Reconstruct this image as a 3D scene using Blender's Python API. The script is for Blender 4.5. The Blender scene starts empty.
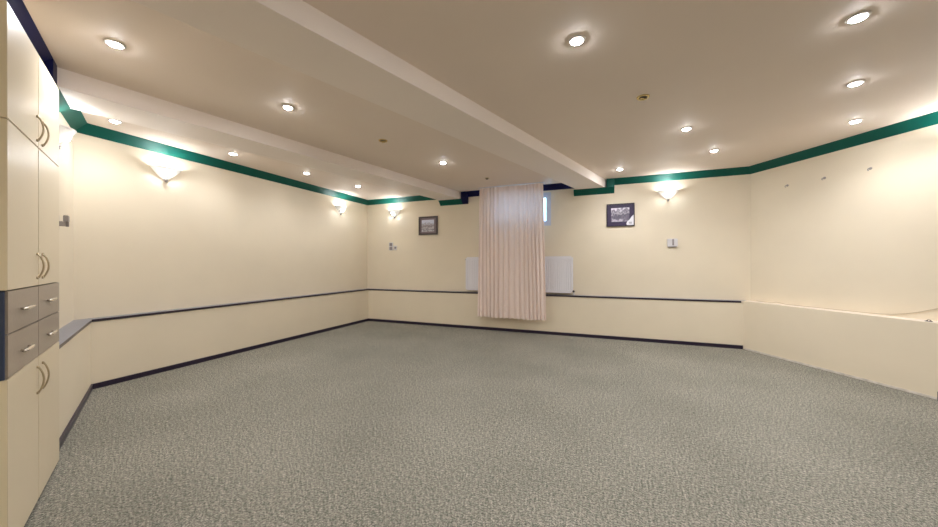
import bpy, bmesh, math, random
from mathutils import Vector, Matrix
random.seed(7)
PI = math.pi
sc = bpy.context.scene
COL = sc.collection

# ------------------------------------------------------------------ room plan
ZC, ZT, ZL = 2.339, 2.256, 0.614        # ceiling, lower edge of the cornice, parapet ledge
LED, LEDR, COR, DROP = 0.1075, 0.153, 0.086, 0.12
# walls as (inward normal, offset) of the upper wall faces, plan view
W_L = (Vector((1, 0)), -4.2625)
W_B = (Vector((0, -1)), -5.3396)
DR = Vector((-0.50787, 0.86143)); W_R = (Vector((-0.86143, -0.50787)), -4.2874)
DC = Vector((-0.90200, 0.43173)); W_C = (Vector((0.43173, 0.90200)), -0.5628)


def off(w, o):
    return (w[0], w[1] + o)


def meet(a, b):
    (n, k), (m, l) = a, b
    det = n.x * m.y - n.y * m.x
    return Vector(((k * m.y - n.y * l) / det, (n.x * l - k * m.x) / det))


def c_point(s, o=0.0):
    n, k = W_C
    return n * (k + o) + DC * s


def r_point(s, o=0.0):
    p = meet(W_B, W_R)
    return p - DR * s + W_R[0] * o


# ------------------------------------------------------------------ materials
def new_mat(name):
    m = bpy.data.materials.new(name)
    m.use_nodes = True
    nt = m.node_tree
    return m, nt, nt.nodes['Principled BSDF']


def plain(name, col, rough=0.5, metal=0.0, spec=0.5, noise=0.0, scale=8.0, bump=0.0, bscale=200.0, coat=0.0):
    m, nt, b = new_mat(name)
    b.inputs['Base Color'].default_value = (*col, 1)
    b.inputs['Roughness'].default_value = rough
    b.inputs['Metallic'].default_value = metal
    b.inputs['Specular IOR Level'].default_value = spec
    b.inputs['Coat Weight'].default_value = coat
    tc = nt.nodes.new('ShaderNodeTexCoord')
    if noise:
        n = nt.nodes.new('ShaderNodeTexNoise'); n.inputs['Scale'].default_value = scale
        n.inputs['Detail'].default_value = 4
        r = nt.nodes.new('ShaderNodeValToRGB')
        r.color_ramp.elements[0].position = .3; r.color_ramp.elements[1].position = .7
        r.color_ramp.elements[0].color = (*[c * (1 - noise) for c in col], 1)
        r.color_ramp.elements[1].color = (*[min(1, c * (1 + noise)) for c in col], 1)
        nt.links.new(tc.outputs['Object'], n.inputs['Vector'])
        nt.links.new(n.outputs['Fac'], r.inputs['Fac'])
        nt.links.new(r.outputs['Color'], b.inputs['Base Color'])
    if bump:
        n2 = nt.nodes.new('ShaderNodeTexNoise'); n2.inputs['Scale'].default_value = bscale
        n2.inputs['Detail'].default_value = 3
        bp = nt.nodes.new('ShaderNodeBump'); bp.inputs['Strength'].default_value = bump
        bp.inputs['Distance'].default_value = 0.002
        nt.links.new(tc.outputs['Object'], n2.inputs['Vector'])
        nt.links.new(n2.outputs['Fac'], bp.inputs['Height'])
        nt.links.new(bp.outputs['Normal'], b.inputs['Normal'])
    return m


def glow(name, col, strength):
    m = bpy.data.materials.new(name); m.use_nodes = True
    nt = m.node_tree
    nt.nodes.remove(nt.nodes['Principled BSDF'])
    e = nt.nodes.new('ShaderNodeEmission')
    e.inputs['Color'].default_value = (*col, 1); e.inputs['Strength'].default_value = strength
    nt.links.new(e.outputs[0], nt.nodes['Material Output'].inputs['Surface'])
    return m


M = {}
M['wall'] = plain('cream_wall_paint', (0.80, 0.712, 0.56), .5, spec=.35, noise=.02, scale=2.5, bump=.12, bscale=260)
M['ceiling'] = plain('ceiling_paint', (0.80, 0.695, 0.605), .62, spec=.25, noise=.015, scale=1.5, bump=.05, bscale=180)
M['beam'] = plain('beam_paint', (0.875, 0.79, 0.725), .6, spec=.25, noise=.015, scale=1.5, bump=.05, bscale=180)
M['green'] = plain('green_cornice_paint', (0.0015, 0.088, 0.066), .5, spec=.2, noise=.05, scale=5)
M['navy'] = plain('navy_cornice', (0.003, 0.005, 0.058), .5, spec=.2, noise=.05, scale=5)  # cornice tone of the middle bay, navy where other bays are green
M['skirting'] = plain('dark_skirting', (0.018, 0.010, 0.030), .3, spec=.5)
M['ledge_top'] = plain('grey_ledge_laminate', (0.20, 0.205, 0.245), .35, spec=.6, noise=.04, scale=20)
M['ledge_edge'] = plain('dark_ledge_edge', (0.025, 0.016, 0.030), .3, spec=.5)
M['ledge_white'] = plain('pale_plaster_ledge', (0.80, 0.70, 0.60), .5, noise=.04, scale=14)
M['strip'] = plain('pale_floor_strip', (0.66, 0.61, 0.54), .6, noise=.2, scale=16)
M['cab'] = plain('cream_cabinet_laminate', (0.74, 0.64, 0.47), .4, spec=.4, noise=.015, scale=3)
M['cab_edge'] = plain('lightened_yellow_edge', (0.88, 0.77, 0.54), .35)  # yellowish door edge, lightened to stand in for light from the near end
M['drawer'] = plain('taupe_drawer_laminate', (0.34, 0.28, 0.225), .33, spec=.5, noise=.05, scale=60)
M['cab_navy'] = plain('navy_carcass', (0.035, 0.055, 0.11), .35)
M['cab_dark'] = plain('dark_carcass', (0.012, 0.022, 0.026), .4)
M['chrome'] = plain('satin_chrome', (0.78, 0.74, 0.66), .22, metal=1)
M['bronze'] = plain('aged_bronze', (0.55, 0.46, 0.32), .3, metal=1)
M['lamp_ring'] = plain('satin_lamp_ring', (0.80, 0.78, 0.78), .4, metal=.25)
M['brass'] = plain('polished_brass', (0.72, 0.56, 0.26), .25, metal=1)
M['darkhole'] = plain('dark_lamp_socket', (0.10, 0.075, 0.045), .5)
M['white_metal'] = plain('white_enamel', (0.80, 0.79, 0.84), .3, spec=.5)
M['white_plastic'] = plain('white_plastic', (0.72, 0.70, 0.72), .35)
M['grey_plastic'] = plain('grey_plastic', (0.30, 0.27, 0.28), .4)
M['dark_plastic'] = plain('dark_plastic', (0.045, 0.04, 0.045), .4)
M['grey_metal'] = plain('dull_grey_metal', (0.36, 0.33, 0.32), .4, metal=.6)
M['frame'] = plain('dark_picture_frame', (0.060, 0.040, 0.036), .35, noise=.1, scale=40)
M['frame2'] = plain('black_picture_frame', (0.028, 0.020, 0.030), .3)
M['mat_grey'] = plain('mauve_mount', (0.20, 0.15, 0.17), .5, noise=.1, scale=30)
M['mat_purple'] = plain('dark_purple_mount', (0.045, 0.032, 0.078), .35, noise=.15, scale=12)
M['paper'] = plain('white_paper', (0.85, 0.85, 0.90), .6)
M['ink'] = plain('grey_ink', (0.45, 0.45, 0.50), .6)
M['pvc'] = plain('window_frame_pvc', (0.60, 0.64, 0.74), .3)
M['cable'] = plain('beige_cable', (0.50, 0.42, 0.30), .5)
M['lamp'] = glow('lit_lamp_lens', (0.94, 0.955, 1.0), 165)
M['bulb'] = glow('lit_bulb', (0.93, 0.96, 1.0), 230)
M['lamp_small'] = glow('lit_weak_lamp_lens', (0.97, 0.97, 1.0), 95)
M['bulb_strong'] = glow('lit_strong_bulb', (0.93, 0.96, 1.0), 620)

# glass window pane
m, nt, b = new_mat('window_glass')
b.inputs['Base Color'].default_value = (1, 1, 1, 1); b.inputs['Roughness'].default_value = 0.02
b.inputs['Transmission Weight'].default_value = 1.0; b.inputs['IOR'].default_value = 1.02
M['glass'] = m

# sconce bowl: opal glass lit from inside
m, nt, b = new_mat('opal_glass')
b.inputs['Base Color'].default_value = (0.95, 0.94, 0.92, 1); b.inputs['Roughness'].default_value = .25
tr = nt.nodes.new('ShaderNodeBsdfTranslucent'); tr.inputs['Color'].default_value = (0.98, 0.96, 0.93, 1)
mx = nt.nodes.new('ShaderNodeMixShader'); mx.inputs[0].default_value = .21
nt.links.new(b.outputs[0], mx.inputs[1]); nt.links.new(tr.outputs[0], mx.inputs[2])
nt.links.new(mx.outputs[0], nt.nodes['Material Output'].inputs['Surface'])
M['opal'] = m

# curtain cloth
m, nt, b = new_mat('pink_beige_curtain_cloth')
b.inputs['Roughness'].default_value = .9; b.inputs['Specular IOR Level'].default_value = .1
tc = nt.nodes.new('ShaderNodeTexCoord')
wv = nt.nodes.new('ShaderNodeTexNoise'); wv.inputs['Scale'].default_value = 350
mp = nt.nodes.new('ShaderNodeMapping'); mp.inputs['Scale'].default_value = (1, 1, .25)
cr = nt.nodes.new('ShaderNodeValToRGB')
cr.color_ramp.elements[0].position = .35; cr.color_ramp.elements[1].position = .65
cr.color_ramp.elements[0].color = (0.93, 0.78, 0.71, 1); cr.color_ramp.elements[1].color = (0.97, 0.85, 0.79, 1)
nt.links.new(tc.outputs['Object'], mp.inputs[0]); nt.links.new(mp.outputs[0], wv.inputs['Vector'])
nt.links.new(wv.outputs['Fac'], cr.inputs['Fac']); nt.links.new(cr.outputs['Color'], b.inputs['Base Color'])
tr = nt.nodes.new('ShaderNodeBsdfTranslucent'); tr.inputs['Color'].default_value = (0.92, 0.84, 0.82, 1)
mx = nt.nodes.new('ShaderNodeMixShader'); mx.inputs[0].default_value = .14
nt.links.new(b.outputs[0], mx.inputs[1]); nt.links.new(tr.outputs[0], mx.inputs[2])
nt.links.new(mx.outputs[0], nt.nodes['Material Output'].inputs['Surface'])
M['curtain'] = m

# carpet: flecked loop pile
m, nt, b = new_mat('grey_flecked_carpet')
b.inputs['Roughness'].default_value = .95; b.inputs['Specular IOR Level'].default_value = .08
tc = nt.nodes.new('ShaderNodeTexCoord')
n1 = nt.nodes.new('ShaderNodeTexNoise'); n1.inputs['Scale'].default_value = 105; n1.inputs['Detail'].default_value = 6; n1.inputs['Roughness'].default_value = .92
r1 = nt.nodes.new('ShaderNodeValToRGB'); e = r1.color_ramp.elements
e[0].position = .42; e[0].color = (0.08, 0.08, 0.072, 1)
e[1].position = .58; e[1].color = (0.46, 0.435, 0.39, 1)
x = e.new(.5); x.color = (0.225, 0.217, 0.19, 1)
n2 = nt.nodes.new('ShaderNodeTexNoise'); n2.inputs['Scale'].default_value = 1.3; n2.inputs['Detail'].default_value = 3
r2 = nt.nodes.new('ShaderNodeValToRGB')
r2.color_ramp.elements[0].position = .3; r2.color_ramp.elements[0].color = (.86, .86, .84, 1)
r2.color_ramp.elements[1].position = .7; r2.color_ramp.elements[1].color = (1.08, 1.07, 1.06, 1)
mm = nt.nodes.new('ShaderNodeMix'); mm.data_type = 'RGBA'; mm.blend_type = 'MULTIPLY'; mm.inputs[0].default_value = 1
bp = nt.nodes.new('ShaderNodeBump'); bp.inputs['Strength'].default_value = .25; bp.inputs['Distance'].default_value = .002
for n in (n1, n2):
    nt.links.new(tc.outputs['Object'], n.inputs['Vector'])
nt.links.new(n1.outputs['Fac'], r1.inputs['Fac']); nt.links.new(n2.outputs['Fac'], r2.inputs['Fac'])
n3 = nt.nodes.new('ShaderNodeTexNoise'); n3.inputs['Scale'].default_value = 52; n3.inputs['Detail'].default_value = 4; n3.inputs['Roughness'].default_value = .75
nt.links.new(tc.outputs['Object'], n3.inputs['Vector'])
r3 = nt.nodes.new('ShaderNodeValToRGB'); r3.color_ramp.elements[0].position = .36; r3.color_ramp.elements[1].position = .64
r3.color_ramp.elements[0].color = (.66, .72, .67, 1); r3.color_ramp.elements[1].color = (1.30, 1.24, 1.20, 1)
nt.links.new(n3.outputs['Fac'], r3.inputs['Fac'])
m3 = nt.nodes.new('ShaderNodeMix'); m3.data_type = 'RGBA'; m3.blend_type = 'MULTIPLY'; m3.inputs[0].default_value = 1
nt.links.new(r1.outputs['Color'], m3.inputs[6]); nt.links.new(r3.outputs['Color'], m3.inputs[7])
nt.links.new(m3.outputs[2], mm.inputs[6]); nt.links.new(r2.outputs['Color'], mm.inputs[7])
nt.links.new(mm.outputs[2], b.inputs['Base Color'])
nt.links.new(n1.outputs['Fac'], bp.inputs['Height']); nt.links.new(bp.outputs['Normal'], b.inputs['Normal'])
M['carpet'] = m


def photo_print(name, stops, scale, stretch, seed, mult=3.2, amp=.9):
    """greyscale print: sky band above mottled ground, generic landscape"""
    m, nt, b = new_mat(name)
    b.inputs['Roughness'].default_value = .3
    tc = nt.nodes.new('ShaderNodeTexCoord')
    mp = nt.nodes.new('ShaderNodeMapping'); mp.inputs['Scale'].default_value = (1, 1, stretch)
    mp.inputs['Location'].default_value = (seed, 0, seed)
    n = nt.nodes.new('ShaderNodeTexNoise'); n.inputs['Scale'].default_value = scale; n.inputs['Detail'].default_value = 5
    sp = nt.nodes.new('ShaderNodeSeparateXYZ')
    ad = nt.nodes.new('ShaderNodeMath'); ad.operation = 'MULTIPLY_ADD'
    ad.inputs[1].default_value = mult
    sub = nt.nodes.new('ShaderNodeMath'); sub.operation = 'SUBTRACT'; sub.inputs[1].default_value = 0.5
    ml = nt.nodes.new('ShaderNodeMath'); ml.operation = 'MULTIPLY'; ml.inputs[1].default_value = amp
    r = nt.nodes.new('ShaderNodeValToRGB'); r.color_ramp.interpolation = 'LINEAR'
    els = r.color_ramp.elements
    els[0].position, els[0].color = stops[0][0], (*stops[0][1], 1)
    els[1].position, els[1].color = stops[-1][0], (*stops[-1][1], 1)
    for p, c in stops[1:-1]:
        k = els.new(p); k.color = (*c, 1)
    L = nt.links.new
    L(tc.outputs['Object'], mp.inputs[0]); L(mp.outputs[0], n.inputs['Vector'])
    L(tc.outputs['Object'], sp.inputs[0])
    L(n.outputs['Fac'], sub.inputs[0]); L(sub.outputs[0], ml.inputs[0])
    L(sp.outputs['Z'], ad.inputs[0]); L(ml.outputs[0], ad.inputs[2])
    a2 = nt.nodes.new('ShaderNodeMath'); a2.operation = 'ADD'; a2.inputs[1].default_value = .5
    L(ad.outputs[0], a2.inputs[0]); L(a2.outputs[0], r.inputs['Fac']); L(r.outputs['Color'], b.inputs['Base Color'])
    return m


M['print_a'] = photo_print('print_of_pale_hillside', [(.0, (.62, .60, .66)), (.16, (.20, .18, .21)), (.30, (.60, .56, .60)), (.42, (.22, .19, .22)), (.56, (.42, .38, .42)), (.68, (.45, .47, .58)), (.74, (.62, .66, .80)), (1, (.66, .70, .84))], 26, 1.4, 1.7, 4.6, .7)
M['print_b'] = photo_print('print_of_trees_by_track', [(.0, (.30, .28, .33)), (.17, (.55, .52, .60)), (.25, (.22, .20, .26)), (.42, (.10, .09, .13)), (.55, (.42, .40, .46)), (.66, (.16, .14, .19)), (.80, (.72, .70, .78)), (1, (.85, .84, .90))], 22, .7, 4.2)

# ------------------------------------------------------------------ mesh helpers


def link(name, bm, mats, parent=None, loc=None, rot=None, smooth=False):
    bmesh.ops.recalc_face_normals(bm, faces=bm.faces)
    me = bpy.data.meshes.new(name); bm.to_mesh(me); bm.free()
    if not isinstance(mats, (list, tuple)):
        mats = [mats]
    for m in mats:
        me.materials.append(m)
    if smooth:
        for p in me.polygons:
            p.use_smooth = True
    o = bpy.data.objects.new(name, me); COL.objects.link(o)
    if parent:
        o.parent = parent
    if loc is not None:
        o.location = loc
    if rot is not None:
        o.rotation_euler = rot
    return o


def thing(name, label, cat, loc, rotz=0.0, group=None):
    o = bpy.data.objects.new(name, None); COL.objects.link(o)
    o.empty_display_size = .05
    o.location = loc; o.rotation_euler = (0, 0, rotz)
    o['label'] = label; o['category'] = cat
    if group:
        o['group'] = group
    return o


def tag(o, label, cat, group=None):
    o['label'] = label; o['category'] = cat
    if group:
        o['group'] = group
    return o


def struct(o, label=None, cat=None):
    o['kind'] = 'structure'
    if label:
        o['label'] = label
    if cat:
        o['category'] = cat
    return o


def dup(root, loc, rotz, label):
    r = root.copy(); COL.objects.link(r); r.location = loc; r.rotation_euler = (0, 0, rotz); r['label'] = label
    for ch in root.children:
        c = ch.copy(); COL.objects.link(c); c.parent = r
        for g in ch.children:
            d = g.copy(); COL.objects.link(d); d.parent = c
    return r


def box(bm, x0, x1, y0, y1, z0, z1, mi=0):
    v = [bm.verts.new((x, y, z)) for z in (z0, z1) for x, y in ((x0, y0), (x1, y0), (x1, y1), (x0, y1))]
    fs = [(0, 3, 2, 1), (4, 5, 6, 7), (0, 1, 5, 4), (1, 2, 6, 5), (2, 3, 7, 6), (3, 0, 4, 7)]
    out = []
    for f in fs:
        q = bm.faces.new([v[i] for i in f]); q.material_index = mi; out.append(q)
    return out


def rbox(bm, x0, x1, y0, y1, z0, z1, r=.004, seg=2):
    """box with rounded edges"""
    t = bmesh.new(); box(t, x0, x1, y0, y1, z0, z1)
    bmesh.ops.bevel(t, geom=t.edges[:], offset=r, segments=seg, affect='EDGES')
    me = bpy.data.meshes.new('t'); t.to_mesh(me); t.free(); bm.from_mesh(me); bpy.data.meshes.remove(me)


def prism(bm, pts, z0, z1, side_mi=0, top_mi=0):
    """plan polygon to a solid"""
    a = [bm.verts.new((p[0], p[1], z0)) for p in pts]; b = [bm.verts.new((p[0], p[1], z1)) for p in pts]
    n = len(pts)
    f = bm.faces.new(b); f.material_index = top_mi
    bm.faces.new(a[::-1]).material_index = side_mi
    for i in range(n):
        bm.faces.new((a[i], a[(i + 1) % n], b[(i + 1) % n], b[i])).material_index = side_mi


def loft(bm, rings, closed=True, caps=True):
    vs = [[bm.verts.new(p) for p in r] for r in rings]
    n = len(rings[0])
    for a, b in zip(vs, vs[1:]):
        for i in range(n if closed else n - 1):
            bm.faces.new((a[i], a[(i + 1) % n], b[(i + 1) % n], b[i]))
    if caps:
        bm.faces.new(vs[0][::-1]); bm.faces.new(vs[-1])


def tube(bm, pts, r, seg=8, caps=True):
    pts = [Vector(p) for p in pts]
    rings = []
    up = None
    for i, p in enumerate(pts):
        t = (pts[min(i + 1, len(pts) - 1)] - pts[max(i - 1, 0)]).normalized()
        if up is None:
            up = Vector((0, 0, 1)) if abs(t.z) < .9 else Vector((1, 0, 0))
        a = t.cross(up).normalized(); up = a.cross(t).normalized()
        rr = r[i] if isinstance(r, (list, tuple)) else r
        rings.append([p + (a * math.cos(2 * PI * k / seg) + up * math.sin(2 * PI * k / seg)) * rr for k in range(seg)])
    loft(bm, rings, True, caps)


def lathe(bm, prof, seg=24, axis='Z'):
    """prof: (radius, height) list; revolve about axis"""
    rings = []
    for r, h in prof:
        ring = []
        for k in range(seg):
            a = 2 * PI * k / seg
            c, s = max(r, 1e-5) * math.cos(a), max(r, 1e-5) * math.sin(a)
            ring.append((c, s, h) if axis == 'Z' else (c, h, s))
        rings.append(ring)
    loft(bm, rings, True, True)
    bmesh.ops.remove_doubles(bm, verts=bm.verts, dist=2e-5)


# ------------------------------------------------------------------ shell
T = 0.12                                   # wall thickness
CN0 = c_point(-1.0)                        # near end of the cabinet wall, behind the camera
RN0 = r_point(6.0)                         # near end of the right wall, behind the camera
NDIR = (RN0 - CN0).normalized()
W_N = (Vector((-NDIR.y, NDIR.x)), Vector((-NDIR.y, NDIR.x)).dot(CN0))


def wall_fp(prev, w, nxt, o0, o1):
    """plan footprint of a wall between offsets o0 (room side) and o1 (outer side), mitred to its neighbours"""
    return [meet(off(prev, o0), off(w, o0)), meet(off(w, o0), off(nxt, o0)), meet(off(w, o1), off(nxt, o1)), meet(off(prev, o1), off(w, o1))]


def wall(name, prev, w, nxt, z0=0.0, z1=ZC):
    bm = bmesh.new(); prism(bm, wall_fp(prev, w, nxt, 0, -T), z0, z1)
    return struct(link(name, bm, M['wall']))


wall('wall_left', W_C, W_L, W_B)
wall('wall_right', W_B, W_R, W_N)
wall('wall_near', W_R, W_N, W_C)
wall('wall_cabinet_side', W_N, W_C, W_L)

# back wall with the small high window
WX0, WX1, WZ0, WZ1 = -1.66, -0.712, 1.70, 2.226
bm = bmesh.new()
a, b_, c, d = wall_fp(W_L, W_B, W_R, 0, -T)


def back_seg(x0, x1, z0, z1):
    xa0 = x0 if x0 is not None else None
    p = [Vector((x0 if x0 is not None else a.x, a.y)), Vector((x1 if x1 is not None else b_.x, a.y)),
         Vector((x1 if x1 is not None else c.x, c.y)), Vector((x0 if x0 is not None else d.x, c.y))]
    prism(bm, p, z0, z1)


back_seg(None, WX0, 0, ZC); back_seg(WX1, None, 0, ZC)
back_seg(WX0, WX1, 0, WZ0); back_seg(WX0, WX1, WZ1, ZC)
struct(link('wall_back', bm, M['wall']))

room = [meet(off(W_C, -T), off(W_L, -T)), meet(off(W_L, -T), off(W_B, -T)), meet(off(W_B, -T), off(W_R, -T)),
        meet(off(W_R, -T), off(W_N, -T)), meet(off(W_N, -T), off(W_C, -T))]
bm = bmesh.new(); prism(bm, room, -.1, 0.0)
struct(link('floor', bm, M['carpet']))
bm = bmesh.new(); prism(bm, room, ZC, ZC + .15)
struct(link('ceiling', bm, M['ceiling']))

# parapets: the lower walls stand proud of the upper ones
ZP = ZL - .022
CAB0, CAB1 = 2.045, 2.885                 # cupboard span along the cabinet wall


def parapet(name, fp, z1, mats=None):
    bm = bmesh.new(); prism(bm, fp, 0.0, z1, 0, 1 if mats else 0)
    return struct(link(name, bm, mats or M['wall']))


cl = meet(off(W_C, LED), off(W_L, LED)); cl0 = meet(W_C, W_L)
lb = meet(off(W_L, LED), off(W_B, LED)); lb0 = meet(W_L, W_B)
br = meet(off(W_B, LED), off(W_R, LEDR)); br0 = meet(W_B, W_R)
parapet('wall_cabinet_side_lower', [c_point(CAB1 + .002, LED), cl, cl0, c_point(CAB1 + .002, 0)], ZP)
parapet('wall_left_lower', [cl, lb, lb0, cl0], ZP)
parapet('wall_back_lower', [lb, br, br0, lb0], ZP)
RE = 1.53                                  # where the pale right parapet strip ends
rn, rn0 = meet(off(W_R, LEDR), W_N), meet(W_R, W_N)
parapet('wall_right_lower', [br, rn, rn0, br0], ZL, [M['wall'], M['ledge_white']])

# ledge boards on the parapets
OV = 0.006


def ledge(name, fp, z0=ZP):
    bm = bmesh.new(); prism(bm, fp, z0, ZL, 1, 0)
    return struct(link(name, bm, [M['ledge_top'], M['ledge_edge']]))


clo = meet(off(W_C, LED + OV), off(W_L, LED + OV)); lbo = meet(off(W_L, LED + OV), off(W_B, LED + OV))
bro = Vector((1.690, -(W_B[1] + LED + OV)))
bri = Vector((1.690 + .1, -W_B[1]))
ledge('trim_1', [c_point(CAB1 + .002, LED + OV), clo, cl0, c_point(CAB1 + .002, 0)])
ledge('trim_2', [clo, lbo, lb0, cl0])
ledge('trim_3', [lbo, bro, bri, lb0])
bm = bmesh.new(); prism(bm, [bro, Vector((br.x, bro.y + OV)), br0, bri], ZP, ZL)
struct(link('trim_4', bm, M['ledge_white']))

# skirting
SK, SH = .012, .046


def skirt(name, fp, m=None, h=SH):
    bm = bmesh.new(); prism(bm, fp, 0.0, h)
    return struct(link(name, bm, m or M['skirting']))


cls = meet(off(W_C, LED + SK), off(W_L, LED + SK)); lbs = meet(off(W_L, LED + SK), off(W_B, LED + SK))
brs = Vector((br.x - .012, lbs.y))
skirt('baseboard_cabinet_side', [c_point(CAB1 + .002, LED + SK), cls, cl, c_point(CAB1 + .002, LED)])
skirt('baseboard_left', [cls, lbs, lb, cl])
skirt('baseboard_back', [lbs, brs, Vector((br.x - .004, lb.y)), lb])


def rl(s, o):                              # along the lower right wall from its back corner
    return br - DR * s + W_R[0] * o


S_END = 1.605
skirt('trim_5', [rl(.02, .006), rl(S_END, .006), rl(S_END, 0), rl(.02, 0)], M['strip'], .018)
skirt('baseboard_right', [rl(S_END + .002, .02), rl(4.0, .02), rl(4.0, 0), rl(S_END + .002, 0)], M['skirting'], .07)

# ceiling beams


def beam(name, p_right0, p_right1, q_left0, q_left1):
    bm = bmesh.new(); prism(bm, [p_right0, p_right1, q_left1, q_left0], ZC - DROP, ZC)
    return struct(link(name, bm, M['beam']), None)


def line_meet(p, q, w):
    n, k = w
    t = (k - n.dot(p)) / n.dot(q - p)
    return p + (q - p) * t


A0, A1 = Vector((-3.165, .985)), Vector((-2.235, 5.27))         # right edge of the left beam
AL0, AL1 = Vector((-3.544, 1.10)), Vector((-2.643, 5.159))      # its left edge
B0, B1 = Vector((-1.298, 1.158)), Vector((0.070, 5.249))
BL0, BL1 = Vector((-1.647, 1.361)), Vector((-0.327, 5.218))
Ae = [line_meet(A0, A1, W_C), line_meet(A0, A1, W_B), line_meet(AL0, AL1, W_C), line_meet(AL0, AL1, W_B)]
Be = [line_meet(B0, B1, W_C), line_meet(B0, B1, W_B), line_meet(BL0, BL1, W_C), line_meet(BL0, BL1, W_B)]
beam('ceiling_beam', *Ae)
beam('ceiling_beam', *Be)


# cornice boards: sloping boards between wall and ceiling, stepping under the beams
def cornice(name, w, p, q, m, dz=0.0, full=False, p_out=None, q_out=None):
    """p, q on the upper wall line; p_out/q_out the ends of the front edge"""
    n = w[0]
    po = p_out if p_out is not None else p + n * COR
    qo = q_out if q_out is not None else q + n * COR
    zt, zc = ZT - dz, ZC - dz
    bm = bmesh.new()
    rings = []
    for a_, o_ in ((p, po), (q, qo)):
        ring = [(a_.x, a_.y, zt), (o_.x, o_.y, zc - .004), (o_.x, o_.y, ZC if full else zc), (a_.x, a_.y, ZC if full else zc)]
        rings.append(ring)
    loft(bm, rings)
    return struct(link(name, bm, m))


def bx(x):
    return Vector((x, -W_B[1]))


cLC_o = meet(off(W_C, COR), off(W_L, COR)); cLB_o = meet(off(W_L, COR), off(W_B, COR)); cBR_o = meet(off(W_B, COR), off(W_R, COR))
STEP = .105
cornice('trim_6', W_L, cl0, lb0, M['green'], p_out=cLC_o, q_out=cLB_o)
cornice('trim_7', W_B, lb0, bx(Ae[3].x + .10), M['green'], p_out=cLB_o)
cornice('trim_8', W_B, bx(Ae[3].x - .05), bx(Ae[1].x), M['green'], dz=DROP)
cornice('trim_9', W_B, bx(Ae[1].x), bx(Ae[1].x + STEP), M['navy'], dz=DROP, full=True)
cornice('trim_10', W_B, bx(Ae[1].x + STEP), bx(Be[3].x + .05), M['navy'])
cornice('trim_11', W_B, bx(Be[3].x - .08), bx(Be[1].x), M['green'], dz=DROP)
cornice('trim_12', W_B, bx(Be[1].x), bx(Be[1].x + STEP), M['green'], dz=DROP, full=True)
cornice('trim_13', W_B, bx(Be[1].x + STEP), br0, M['green'], q_out=cBR_o)
cornice('trim_14', W_R, br0, rn0, M['green'], p_out=cBR_o)
cornice('trim_15', W_C, cl0, Ae[2] - DC * .1, M['green'], p_out=cLC_o)
cornice('trim_16', W_C, Ae[2], Ae[0], M['green'], dz=DROP)
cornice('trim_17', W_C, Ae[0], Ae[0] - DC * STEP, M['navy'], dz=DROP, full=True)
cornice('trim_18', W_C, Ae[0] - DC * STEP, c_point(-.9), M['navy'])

# ------------------------------------------------------------------ window
def win_box(name, x0, x1, z0, z1, fy0, fy1, bar, m):
    bm = bmesh.new()
    box(bm, x0, x1, fy0, fy1, z0, z0 + bar); box(bm, x0, x1, fy0, fy1, z1 - bar, z1)
    box(bm, x0, x0 + bar, fy0, fy1, z0 + bar, z1 - bar); box(bm, x1 - bar, x1, fy0, fy1, z0 + bar, z1 - bar)
    return bm


YB = -W_B[1]
wf = struct(link('window_1', win_box('f', WX0, WX1, WZ0, WZ1, YB - .006, YB + .06, .045, M['pvc']), M['pvc']))
xm = (WX0 + WX1) / 2
bm = bmesh.new(); box(bm, xm - .03, xm + .03, YB + .004, YB + .055, WZ0 + .045, WZ1 - .045)
link('mullion', bm, M['pvc'], wf)
for x0, x1 in ((WX0 + .045, xm - .03), (xm + .03, WX1 - .045)):
    s = link('sash', win_box('s', x0, x1, WZ0 + .045, WZ1 - .045, YB + .01, YB + .05, .032, M['pvc']), M['pvc'], wf)
    bm = bmesh.new(); box(bm, x0 + .03, x1 - .03, YB + .027, YB + .033, WZ0 + .075, WZ1 - .075)
    link('pane', bm, M['glass'], s)

# ------------------------------------------------------------------ cupboard
FO = LED + .04                              # front plane off the upper wall
CW = CAB1 - CAB0
cab = thing('storage_cupboard', 'tall cream cupboard with four taupe drawers against the left side wall', 'cupboard',
            (*c_point(CAB0, 0.0), 0.0), math.atan2(DC.y, DC.x))
# local frame: x along the wall away from the camera, y negative = into the room (front)
DT = .018                                   # door thickness
CB = -(FO - DT)


def cb(name, x0, x1, y0, y1, z0, z1, m, r=.0015):
    bm = bmesh.new(); rbox(bm, x0, x1, y0, y1, z0, z1, r, 1)
    return link(name, bm, m, cab)


Z_PL, Z_D0, Z_DM, Z_D1, Z_U, Z_TOP = .022, .676, .840, 1.003, 1.637, 2.07
cb('plinth', .004, CW - .004, CB + .004, -.003, 0.001, Z_PL, M['cab_dark'])
cb('lower_carcass', .003, CW, CB, -.003, Z_PL, Z_D0 - .002, M['cab_dark'])
cb('drawer_housing', -.004, CW, CB - .012, -.003, Z_D0, Z_D1 - .003, M['cab_navy'])
cb('upper_carcass', .006, CW, CB, -.003, Z_D1, Z_TOP, M['cab'])
HB = {}


def bow_handle(length):
    bm = bmesh.new()
    pts = []
    for i in range(13):
        t = i / 12
        pts.append((0, -.004 - .016 * math.sin(PI * t) ** .8, length * (t - .5)))
    tube(bm, pts, [.0034 if 0 < i < 12 else .0045 for i in range(13)], 8)
    for z in (-length / 2, length / 2):
        t = bmesh.new(); lathe(t, [(0, 0), (.0065, 0), (.0065, .005), (.004, .007), (0, .007)], 12)
        bmesh.ops.transform(t, matrix=Matrix.Translation((0, 0, z)) @ Matrix.Rotation(PI / 2, 4, 'X'), verts=t.verts)
        me = bpy.data.meshes.new('t'); t.to_mesh(me); t.free(); bm.from_mesh(me); bpy.data.meshes.remove(me)
    return bm


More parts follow.
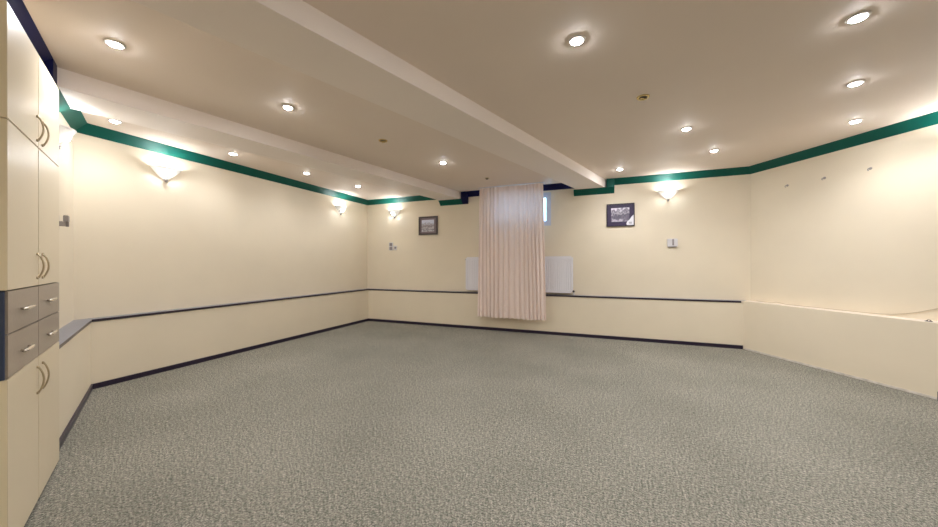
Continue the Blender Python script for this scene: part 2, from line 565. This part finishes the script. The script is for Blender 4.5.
def door(x0, x1, z0, z1, hx, hz, hl, m=None):
    bm = bmesh.new(); rbox(bm, x0, x1, -FO, -FO + DT - .0005, z0, z1, .002, 2)
    d_ = link('door', bm, m or M['cab'], cab)
    if x0 == 0:  # near doors: side strip coloured brighter, imitating light falling on it
        bm = bmesh.new(); box(bm, -.0012, -.0002, -FO + .001, -FO + DT - .001, z0 + .001, z1 - .001)
        link('lightened_edge', bm, M['cab_edge'], d_)
    h = link('handle', bow_handle(hl), M['bronze'], d_, (hx, -FO, hz), smooth=True)
    return d_


MID = CW / 2
G = .0018
for (z0, z1, hz, hl) in ((Z_U + G, Z_TOP, 1.718, .108), (Z_D1 + .001, Z_U - G, 1.093, .108), (Z_PL, Z_D0 - G, .575, .118)):
    door(0, MID - G, z0, z1, MID - .030, hz, hl)
    door(MID + G, CW, z0, z1, MID + .060, hz, hl)
for (z0, z1, hz) in ((Z_DM + G, Z_D1 - .003, .922), (Z_D0 + G, Z_DM - G, .754)):
    for (x0, x1, hx) in ((.004, MID - G, .205), (MID + G, CW, .620)):
        bm = bmesh.new(); rbox(bm, x0, x1, -FO, -FO + .018, z0, z1, .002, 2)
        dr = link('drawer_front', bm, M['drawer'], cab)
        bm = bmesh.new()
        L2 = .07
        tube(bm, [(-L2, -.012, 0), (-L2 * .6, -.0145, 0), (0, -.0155, 0), (L2 * .6, -.0145, 0), (L2, -.012, 0)], [.0055, .0065, .007, .0065, .0055], 10)
        for s in (-1, 1):
            tube(bm, [(s * .048, 0, 0), (s * .048, -.014, 0)], .0045, 8)
        link('handle', bm, M['chrome'], dr, (hx, -FO, hz), smooth=True)

# ------------------------------------------------------------------ downlights
def make_downlight(lit, label, loc, weak=False):
    t = thing('recessed_downlight' if lit else 'unlit_downlight', label, 'ceiling light', loc, 0, 'recessed ceiling spotlights' if lit else 'unlit brass ceiling spotlights')
    bm = bmesh.new()
    lathe(bm, [(.030, -.001), (.030, -.0065), (.034, -.0085), (.040, -.0075), (.0435, -.004), (.0445, -.0005), (.030, -.0005)], 32)
    link('trim_ring', bm, M['lamp_ring'] if lit else M['brass'], t, smooth=True)
    bm = bmesh.new()
    if lit:
        lathe(bm, [(.0295, -.002), (.0295, -.0065), (.027, -.0100), (.020, -.0135), (.010, -.0155), (0, -.016)], 24)
        link('lens', bm, M['lamp_small' if weak else 'lamp'], t, smooth=True)
    else:
        lathe(bm, [(.0295, -.001), (.0295, -.006), (.018, -.0035), (0, -.003)], 24)
        link('socket', bm, M['darkhole'], t, smooth=True)
        bm = bmesh.new(); tube(bm, [(-.022, .004, -.010), (-.008, .0, -.014), (.010, 0, -.014), (.023, .004, -.010)], [.004, .008, .008, .004], 8)
        link('lamp_holder', bm, M['brass'], t, smooth=True)
    if lit:                                 # the reflector lamp's downward beam
        ld = bpy.data.lights.new('reflector_beam', 'SPOT'); ld.energy = SPOT_W * (.55 if weak else 1.0); ld.color = (.98, .98, 1.0)
        ld.spot_size = math.radians(140); ld.spot_blend = 1.0; ld.shadow_soft_size = .025
        lo = bpy.data.objects.new('reflector_beam', ld); COL.objects.link(lo); lo.parent = t; lo.location = (0, 0, -.03)
    return t


SPOT_W = 11.0
LIT = [
    ((-2.529, .999), 'lit ceiling spotlight nearest the tall cupboard, left of both beams\' middle bay'),
    ((-2.286, 1.906), 'lit ceiling spotlight between the beams, beside the left beam, second from the cupboard'),
    ((-1.781, 3.653), 'lit ceiling spotlight between the beams, farthest back toward the curtain'),
    ((-.114, 1.927), 'largest lit ceiling spotlight just right of the wide right beam, with a round halo'),
    ((.746, 3.564), 'lit ceiling spotlight between the brass unlit fitting and the right back sconce'),
    ((1.173, 4.372), 'lit ceiling spotlight nearest the corner of back and right walls'),
    ((1.214, 2.27), 'lit ceiling spotlight highest in the top right corner of the photo'),
    ((1.642, 3.096), 'middle one of three lit spotlights in a line beside the right wall'),
    ((2.077, 3.923), 'lit ceiling spotlight closest to the green cornice of the right wall'),
    ((.252, 4.769), 'lit ceiling spotlight above the right picture, by the beam end'),
    ((-3.898, 1.539), 'lit ceiling spotlight in the left bay, nearest the cupboard'),
    ((-3.821, 2.48), 'lit ceiling spotlight in the left bay, second along from the cupboard'),
    ((-3.714, 3.383), 'lit ceiling spotlight in the left bay, third along from the cupboard'),
    ((-3.576, 4.253), 'lit ceiling spotlight in the left bay, closest to the far left corner'),
    ((.786, 1.444), 'lit ceiling spotlight overhead at the near end of the room, right of the wide beam'),
    ((-.54, 1.10), 'lit ceiling spotlight overhead at the near end of the room, close beside the wide beam'),
    ((.358, .618), 'lit ceiling spotlight overhead at the near end of the room, closest to the near wall'),
]
LIT[0] = (LIT[0][0], 'lit ceiling spotlight nearest the top of the tall cupboard, right of the left beam')
first, first_weak = None, None
for p, lab in LIT:
    if p[0] < -3.2:                          # the left bay has weaker lamps
        if first_weak is None:
            first_weak = make_downlight(True, lab, (*p, ZC), True)
        else:
            dup(first_weak, (*p, ZC), 0, lab)
    elif first is None:
        first = make_downlight(True, lab, (*p, ZC))
    else:
        dup(first, (*p, ZC), 0, lab)
u = make_downlight(False, 'unlit brass ceiling fitting right of the wide beam, below the brightest spotlight', (.304, 2.769, ZC))
u.rotation_euler = (0, 0, .5)
dup(u, (-2.023, 2.777, ZC), .1, 'unlit brass ceiling fitting between the two beams, midway along the ceiling')
# the small dark one by the curtain
t = thing('ceiling_sensor', 'small dark round fitting on the ceiling just in front of the curtain', 'sensor', (-1.513, 4.552, ZC))
bm = bmesh.new(); lathe(bm, [(0, -.0005), (.034, -.0005), (.034, -.006), (.026, -.010), (0, -.010)], 20); link('base_ring', bm, M['bronze'], t, smooth=True)
bm = bmesh.new(); lathe(bm, [(0, -.0102), (.020, -.0102), (.018, -.018), (0, -.022)], 16); link('sensor_dome', bm, M['darkhole'], t, smooth=True)

# ------------------------------------------------------------------ wall sconces
def make_sconce(label, loc, rotz, bulb='bulb'):
    """local: y = out of the wall, x along it; origin at the bowl's foot on the wall"""
    t = thing('wall_sconce', label, 'wall lamp', loc, rotz, 'white glass bowl wall lamps')
    bm = bmesh.new()
    R, Hh, N, K = .135, .125, 28, 12
    outer, inner = [], []
    for k in range(K + 1):
        s = k / K
        for ring_list, sh in ((outer, 0), (inner, .004)):
            r = (R - sh) * (.08 + .92 * s ** 1.05)
            z = Hh * (.55 * s + .45 * s * s) + (sh if k < K else 0)
            ring_list.append([(r * math.cos(PI * i / N), .0015 + r * .80 * math.sin(PI * i / N), z) for i in range(N + 1)])
    vo = [[bm.verts.new(p) for p in r] for r in outer]; vi = [[bm.verts.new(p) for p in r] for r in inner]
    for grid, fl in ((vo, False), (vi, True)):
        for a_, b2 in zip(grid, grid[1:]):
            for i in range(N):
                bm.faces.new((a_[i], a_[i + 1], b2[i + 1], b2[i]))
    for i in range(N):
        bm.faces.new((vo[-1][i], vo[-1][i + 1], vi[-1][i + 1], vi[-1][i]))
        bm.faces.new((vo[0][i], vo[0][i + 1], vi[0][i + 1], vi[0][i]))
    link('glass_bowl', bm, M['opal'], t, smooth=True)
    bm = bmesh.new(); rbox(bm, -.05, .05, .0006, .010, .03, .12, .003, 2)
    link('wall_plate', bm, M['white_metal'], t)
    bm = bmesh.new(); lathe(bm, [(0, -.026), (.008, -.024), (.013, -.016), (.010, -.008), (.016, -.003), (.016, .004), (0, .004)], 16)
    link('finial', bm, M['grey_metal'], t, (0, .022, .0), smooth=True)
    bm = bmesh.new(); lathe(bm, [(0, .042), (.008, .042), (.010, .050), (.0165, .058), (.019, .068), (.016, .078), (.008, .084), (0, .086)], 16)
    bl = link('bulb', bm, M[bulb], t, (0, .062, 0), smooth=True)
    bm = bmesh.new(); tube(bm, [(0, .0105, .045), (0, .035, .042), (0, .058, .039), (0, .062, .043)], .007, 10)
    link('lamp_arm', bm, M['white_metal'], t, smooth=True)
    return t


rot_L = -PI / 2           # outward +x
rot_B = PI                # outward -y
rot_C = math.atan2(-W_C[0].x, W_C[0].y)
rot_R = math.atan2(-W_R[0].x, W_R[0].y)
s1 = make_sconce('white glass uplighter on the left wall nearest the cupboard corner', (W_L[1], 2.07, 1.985), rot_L)
dup(s1, (W_L[1], 4.60, 1.985), rot_L, 'white glass uplighter on the left wall near the far corner')
dup(s1, (-3.62, YB, 1.985), rot_B, 'white glass uplighter on the back wall above the small white switches')
dup(s1, (.895, YB, 1.99), rot_B, 'white glass uplighter on the back wall right of the right picture')
dup(s1, (*c_point(3.72), 1.945), rot_C, 'white glass uplighter half hidden behind the tall cupboard')
make_sconce('white glass uplighter on the right wall past the photo edge', (*r_point(1.84), 1.97), rot_R, 'bulb_strong')

# ------------------------------------------------------------------ curtain
cu = thing('curtain', 'long pink beige curtain hanging in folds before the radiator and window', 'curtain', (-1.30, 5.09, 0))
NX, NZ = 420, 48
rnd = random.Random(3)
knots = [0.0]
widths = [.9, .8, .95, .8, 1.0, 1.3, 1.1, 1.6, 1.2, 1.3, 1.0, .9, .75, .85, .75, 1.0]
for w_ in widths:
    knots.append(knots[-1] + w_)
knots = [k / knots[-1] for k in knots]
amps = [.020, .028, .019, .029, .023, .024, .015, .022, .011, .019, .013, .024, .021, .028, .023, .016]


def fold(u_):
    for i in range(len(widths)):
        if u_ <= knots[i + 1] or i == len(widths) - 1:
            t_ = (u_ - knots[i]) / (knots[i + 1] - knots[i])
            return amps[i] * (-math.cos(2 * PI * t_)), t_, i


ZB0, ZTOP = .238, 2.322


def drape_point(u_, v_):
    """u across, v down from the heading"""
    f_, t_, i_ = fold(min(1, max(0, u_ + .006 * math.sin(3.1 * v_ + 9 * u_))))
    g = .55 + .45 * min(1, v_ * 3)
    wob = .006 * math.sin(5 * v_ + 17 * u_) * v_
    x0, x1 = -.512 - .040 * v_ ** .6, .503 + .050 * v_ ** .7
    x = x0 + (x1 - x0) * u_ + .010 * math.sin(2 * PI * t_) * g
    zb = ZB0 + .007 * math.sin(2 * PI * t_ + i_) - .004 * u_
    return (x, f_ * g + wob, ZTOP + (zb - ZTOP) * v_)


def sheet(name, v0, v1, nz, offy, m):
    bm = bmesh.new()
    rows = []
    for j in range(nz + 1):
        v_ = v0 + (v1 - v0) * j / nz
        row = []
        for i in range(NX + 1):
            x, y, z = drape_point(i / NX, v_)
            row.append(bm.verts.new((x, y + offy, z)))
        rows.append(row)
    for a_, b2 in zip(rows, rows[1:]):
        for i in range(NX):
            bm.faces.new((a_[i], a_[i + 1], b2[i + 1], b2[i]))
    return link(name, bm, m, cu, smooth=True)


sheet('drape', 0, 1, NZ, 0, M['curtain'])
sheet('heading_tape', 0.004, .034, 2, -.0025, M['curtain'])
sheet('hem', .962, .998, 2, -.0025, M['curtain'])
bm_keep = None
for i in range(16):
    u_ = (i + .5) / 16
    x, y, z = drape_point(u_, .004)
    bm = bmesh.new(); tube(bm, [(0, 0, -.004), (0, -.004, .004), (0, 0, .010)], .0035, 6)
    link('glider', bm, M['white_plastic'], cu, (x, 0.0, 2.3185))
tr_ = thing('curtain_track', 'slim white curtain track on the ceiling above the curtain', 'curtain rail', (-1.30, 5.09, ZC))
bm = bmesh.new(); rbox(bm, -.53, .52, -.012, .012, -.010, -.0003, .002, 2); link('rail', bm, M['white_plastic'], tr_)
for s in (-.533, .523):
    bm = bmesh.new(); rbox(bm, s - .006, s + .006, -.014, .014, -.012, -.0003, .002, 1); link('end_stop', bm, M['white_plastic'], tr_)

# ------------------------------------------------------------------ radiator
rad = thing('panel_radiator', 'white ribbed panel radiator on the back wall behind the curtain', 'radiator', (-1.257, YB, 0.0))
RX, RZ0, RZ1, RY0, RY1 = .868, .648, 1.205, -.085, -.030
bm = bmesh.new()
# front panel with vertical flutes
nf = 52
prof = []
x0 = -RX + .012
fw_ = (2 * RX - .024) / nf
for i in range(nf):
    for dx, dy in ((0, 0), (.22, 0), (.36, .006), (.64, .006), (.78, 0)):
        prof.append((x0 + fw_ * (i + dx), RY0 + dy))
prof.append((x0 + fw_ * nf, RY0))
zs = [(RZ0, .006), (RZ0 + .030, .006), (RZ0 + .045, 1), (RZ1 - .055, 1), (RZ1 - .040, .006), (RZ1, .006)]
rows = []
for z, k in zs:
    rows.append([bm.verts.new((x, (RY0 + (y - RY0) * (1 if k == 1 else 0)), z)) for x, y in prof])
for a_, b2 in zip(rows, rows[1:]):
    for i in range(len(prof) - 1):
        bm.faces.new((a_[i], a_[i + 1], b2[i + 1], b2[i]))
xe0, xe1 = prof[0][0], prof[-1][0]
bk = [bm.verts.new((x, RY0 + .02, z)) for x, z in ((xe0, RZ0), (xe1, RZ0), (xe1, RZ1), (xe0, RZ1))]
bm.faces.new(bk)
bm.faces.new((*rows[0], bk[1], bk[0])); bm.faces.new((*rows[-1], bk[2], bk[3]))
bm.faces.new((*[r[0] for r in rows], bk[3], bk[0])); bm.faces.new((*[r[-1] for r in rows], bk[2], bk[1]))
link('front_panel', bm, M['white_metal'], rad)
bm = bmesh.new(); rbox(bm, -RX + .014, RX - .014, RY1 - .018, RY1, RZ0 + .005, RZ1 - .005, .003, 1); link('back_panel', bm, M['white_metal'], rad)
for s in (-1, 1):
    bm = bmesh.new(); rbox(bm, s * RX - .012, s * RX + .012, RY0 + .001, RY1 + .004, RZ0 + .012, RZ1 - .012, .003, 2); link('side_cover', bm, M['white_metal'], rad)
bm = bmesh.new()
for i in range(3):
    y0_ = RY0 + .004 + i * .018
    box(bm, -RX + .012, RX - .012, y0_, y0_ + .010, RZ1 - .002, RZ1 + .006)
for i in range(24):
    x = -RX + .03 + i * (2 * RX - .06) / 23
    box(bm, x - .004, x + .004, RY0 + .003, RY1 - .002, RZ1 - .003, RZ1 + .004)
link('top_grille', bm, M['white_metal'], rad)
for s in (-.5, .5):
    bm = bmesh.new(); box(bm, s - .02, s + .02, RY1 - .001, -.0005, RZ0 + .12, RZ1 - .12); link('wall_bracket', bm, M['white_metal'], rad)
bm = bmesh.new(); tube(bm, [(RX, -.05, .672), (RX + .03, -.05, .672)], .010, 10)
vb = link('valve_body', bm, M['white_metal'], rad, smooth=True)
bm = bmesh.new(); tube(bm, [(RX + .022, -.05, .672), (RX + .022, -.08, .676), (RX + .022, -.115, .678)], [.014, .018, .016], 12)
link('valve_knob', bm, M['dark_plastic'], vb, smooth=True)
bm = bmesh.new(); tube(bm, [(RX + .022, -.05, .668), (RX + .024, -.05, .630), (RX + .03, -.05, ZL + .001)], .0075, 8)
link('pipe', bm, M['white_metal'], vb, smooth=True)
bm = bmesh.new(); tube(bm, [(-RX - .012, -.055, RZ1 - .035), (-RX - .028, -.055, RZ1 - .035)], [.011, .009], 10)
link('air_vent', bm, M['grey_metal'], rad, smooth=True)

# ------------------------------------------------------------------ pictures
def picture(label, x0, x1, z0, z1, fm, mm_, pm, bar, inset, tilt=0.0):
    t = thing('framed_picture', label, 'picture', ((x0 + x1) / 2, YB, (z0 + z1) / 2), PI, 'framed black and white pictures')
    w, h = (x1 - x0) / 2, (z1 - z0) / 2
    bm = bmesh.new()
    for (a0, a1, c0, c1) in ((-w, w, -h, -h + bar), (-w, w, h - bar, h), (-w, -w + bar, -h + bar, h - bar), (w - bar, w, -h + bar, h - bar)):
        rbox(bm, a0, a1, .001, .022, c0, c1, .003, 2)
    link('frame', bm, fm, t)
    bm = bmesh.new(); box(bm, -w + bar - .001, w - bar + .001, .001, .010, -h + bar - .001, h - bar + .001); link('mount', bm, mm_, t)
    l, r_, bt, tp = inset
    cx_, cz_ = (-r_ + l) / 2, 0
    bm = bmesh.new()
    # inset given as (left, right, bottom, top) as seen from the room; local x runs right to left
    xa, xb, za, zb = w - l, -w + r_, -h + bt, h - tp
    box(bm, -(xa - xb) / 2, (xa - xb) / 2, .0102, .0116, -(zb - za) / 2, (zb - za) / 2)
    link('print', bm, pm, t, ((xa + xb) / 2, 0, (za + zb) / 2))
    return t, w, h


picture('small square picture of a pale hillside in a brown frame, left of the curtain', -3.095, -2.705, 1.624, 1.96, M['frame'], M['mat_grey'], M['print_a'], .030, (.062, .075, .062, .062))
t, w, h = picture('wider picture in a dark purple frame with a white corner sticker, right of the curtain', .099, .473, 1.643, 1.976, M['frame2'], M['mat_purple'], M['print_b'], .012, (.062, .068, .070, .062))
# white paper sticker over the lower right corner (local -x is right as seen)
bm = bmesh.new()
pts = [(-w + .012, -h + .012), (-w + .100, -h + .012), (-w + .108, -h + .035), (-w + .098, -h + .066), (-w + .070, -h + .090), (-w + .040, -h + .135), (-w + .012, -h + .165)]
va = [bm.verts.new((x, .0118, z)) for x, z in pts]; vb_ = [bm.verts.new((x, .0128, z)) for x, z in pts]
bm.faces.new(va[::-1]); bm.faces.new(vb_)
for i in range(len(pts)):
    bm.faces.new((va[i], va[(i + 1) % len(pts)], vb_[(i + 1) % len(pts)], vb_[i]))
stk = link('sticker', bm, M['paper'], t); stk['label'] = 'white paper sticker'
bm = bmesh.new(); box(bm, -w + .032, -w + .075, .0129, .0134, -h + .045, -h + .060); box(bm, -w + .036, -w + .070, .0129, .0134, -h + .030, -h + .038)
link('sticker_print', bm, M['ink'], stk)

# ------------------------------------------------------------------ switches, bracket, hooks, cable
t = thing('light_switch', 'pair of small white wall switches under the left back sconce', 'switch', (-3.665, YB, 1.43), PI)
bm = bmesh.new(); rbox(bm, -.005, .085, .0005, .012, -.075, .075, .003, 2); link('switch_plate', bm, M['white_plastic'], t)
for z in (-.036, .036):
    bm = bmesh.new(); rbox(bm, .010, .070, .011, .018, z - .030, z + .030, .003, 2); link('rocker', bm, M['grey_plastic'], t)
bm = bmesh.new(); rbox(bm, -.095, -.02, .0005, .012, -.070, .012, .003, 2); link('outlet_plate', bm, M['white_plastic'], t)
bm = bmesh.new(); rbox(bm, -.080, -.040, .011, .020, -.045, -.008, .003, 2); link('outlet_button', bm, M['grey_plastic'], t)

t = thing('thermostat', 'small white thermostat with a dark slot on the back wall below the right sconce', 'thermostat', (.945, YB, 1.385), PI)
bm = bmesh.new(); rbox(bm, -.062, .062, .0005, .024, -.052, .058, .006, 3); link('casing', bm, M['white_plastic'], t)
bm = bmesh.new(); rbox(bm, -.018, .004, .023, .030, -.034, .052, .002, 1); link('slider', bm, M['grey_plastic'], t)
bm = bmesh.new(); rbox(bm, -.050, .050, .001, .020, -.062, -.0515, .002, 1); link('bottom_vent', bm, M['grey_plastic'], t)

t = thing('wall_bracket', 'grey metal wall bracket beside the tall cupboard above the left ledge', 'bracket', (*c_point(3.86), 1.415), rot_C)
t.scale = (.8, .62, .9)
bm = bmesh.new(); rbox(bm, -.015, .015, .0005, .010, -.065, .055, .002, 1); link('back_plate', bm, M['grey_metal'], t)
bm = bmesh.new(); rbox(bm, -.012, .012, .010, .060, -.035, .005, .003, 1); link('arm', bm, M['grey_metal'], t)
bm = bmesh.new(); rbox(bm, -.05, .012, .042, .085, .005, .055, .004, 2); link('clamp_head', bm, M['grey_metal'], t)
bm = bmesh.new(); rbox(bm, -.05, -.036, .052, .080, -.035, .006, .002, 1); link('clamp_jaw', bm, M['grey_metal'], t)

hl = ['metal screw hook on the right wall, nearest the back corner', 'middle one of three metal screw hooks on the right wall', 'metal screw hook on the right wall, nearest the right photo edge']
h0 = None
for (x, y, z), lab in zip(((2.048, 4.969, 2.008), (2.228, 4.662, 2.005), (2.412, 4.351, 2.003)), hl):
    if h0 is None:
        h0 = thing('screw_hook', lab, 'hook', (x, y, z), rot_R, 'screw hooks on the right wall')
        bm = bmesh.new(); lathe(bm, [(0, 0), (.013, 0), (.012, .004), (.006, .006), (0, .006)], 12, 'Y'); link('collar', bm, M['grey_metal'], h0)
        bm = bmesh.new(); tube(bm, [(0, .004, 0), (0, .020, 0), (0, .030, -.004), (0, .035, -.013), (0, .031, -.021), (0, .024, -.021)], .0035, 8)
        link('hook', bm, M['grey_metal'], h0, smooth=True)
    else:
        dup(h0, (x, y, z), rot_R, lab)

# loose cable lying on the right ledge and rising up the wall
pts = []
ctrl = [(.10, .035, ZL + .0075), (.24, .05, ZL + .0075), (.31, .07, ZL + .009), (.36, .075, ZL + .022), (.40, .07, ZL + .020), (.47, .06, ZL + .0075), (.60, .045, ZL + .0075), (.80, .03, ZL + .0075), (1.05, .02, ZL + .0075),
        (1.22, .012, ZL + .011), (1.33, .006, ZL + .026), (1.45, .005, ZL + .060), (1.56, .005, ZL + .105), (1.75, .005, ZL + .17), (2.0, .005, ZL + .21)]
cv = [Vector((*r_point(s, o), z)) for s, o, z in ctrl]
for i in range(len(cv) - 1):
    p0, p1, p2, p3 = cv[max(i - 1, 0)], cv[i], cv[i + 1], cv[min(i + 2, len(cv) - 1)]
    for k in range(6):
        t_ = k / 6
        pts.append(.5 * ((2 * p1) + (-p0 + p2) * t_ + (2 * p0 - 5 * p1 + 4 * p2 - p3) * t_ ** 2 + (-p0 + 3 * p1 - 3 * p2 + p3) * t_ ** 3))
pts.append(cv[-1])
bm = bmesh.new(); tube(bm, pts, .0028, 8)
tag(link('loose_cable', bm, M['cable'], smooth=True), 'thin beige cable along the pale ledge and up the right wall', 'cable')
p = r_point(1.56, .10)
t = thing('cable_clip', 'small dark clip lying on the pale ledge near the right photo edge', 'clip', (p.x, p.y, ZL), rot_R)
bm = bmesh.new(); rbox(bm, -.020, .020, -.010, .010, .0003, .005, .002, 1); link('clip_base', bm, M['dark_plastic'], t)
bm = bmesh.new(); tube(bm, [(-.015, 0, .004), (-.008, 0, .013), (.004, 0, .014), (.012, 0, .005)], .003, 8); link('clip_loop', bm, M['dark_plastic'], t, smooth=True)

# ------------------------------------------------------------------ daylight outside the window
wld = bpy.data.worlds.new('daylight'); sc.world = wld; wld.use_nodes = True
bgn = wld.node_tree.nodes['Background']
bgn.inputs['Color'].default_value = (0.36, 0.64, 1.0, 1); bgn.inputs['Strength'].default_value = 2.6

# ------------------------------------------------------------------ camera
cd = bpy.data.cameras.new('camera'); cam = bpy.data.objects.new('camera', cd); COL.objects.link(cam)
cd.sensor_fit = 'HORIZONTAL'; cd.sensor_width = 36.0
cd.lens = 36.0 * 330.8163 / 938.0
cd.clip_start = .02
cam.matrix_world = Matrix.Translation((0, 0, 1.1)) @ Matrix.Rotation(0.37574, 4, 'Z') @ Matrix.Rotation(PI / 2 + .00037, 4, 'X') @ Matrix.Rotation(-.00166, 4, 'Z')
sc.camera = cam

vs = sc.view_settings
vs.view_transform = 'Standard'; vs.look = 'None'; vs.gamma = 1.0; vs.use_curve_mapping = False
vs.exposure = 1.27
sc.cycles.use_denoising = True
sc.cycles.denoising_prefilter = 'ACCURATE'
sc.cycles.max_bounces = 10
sc.cycles.diffuse_bounces = 6
sc.cycles.sample_clamp_indirect = 8.0
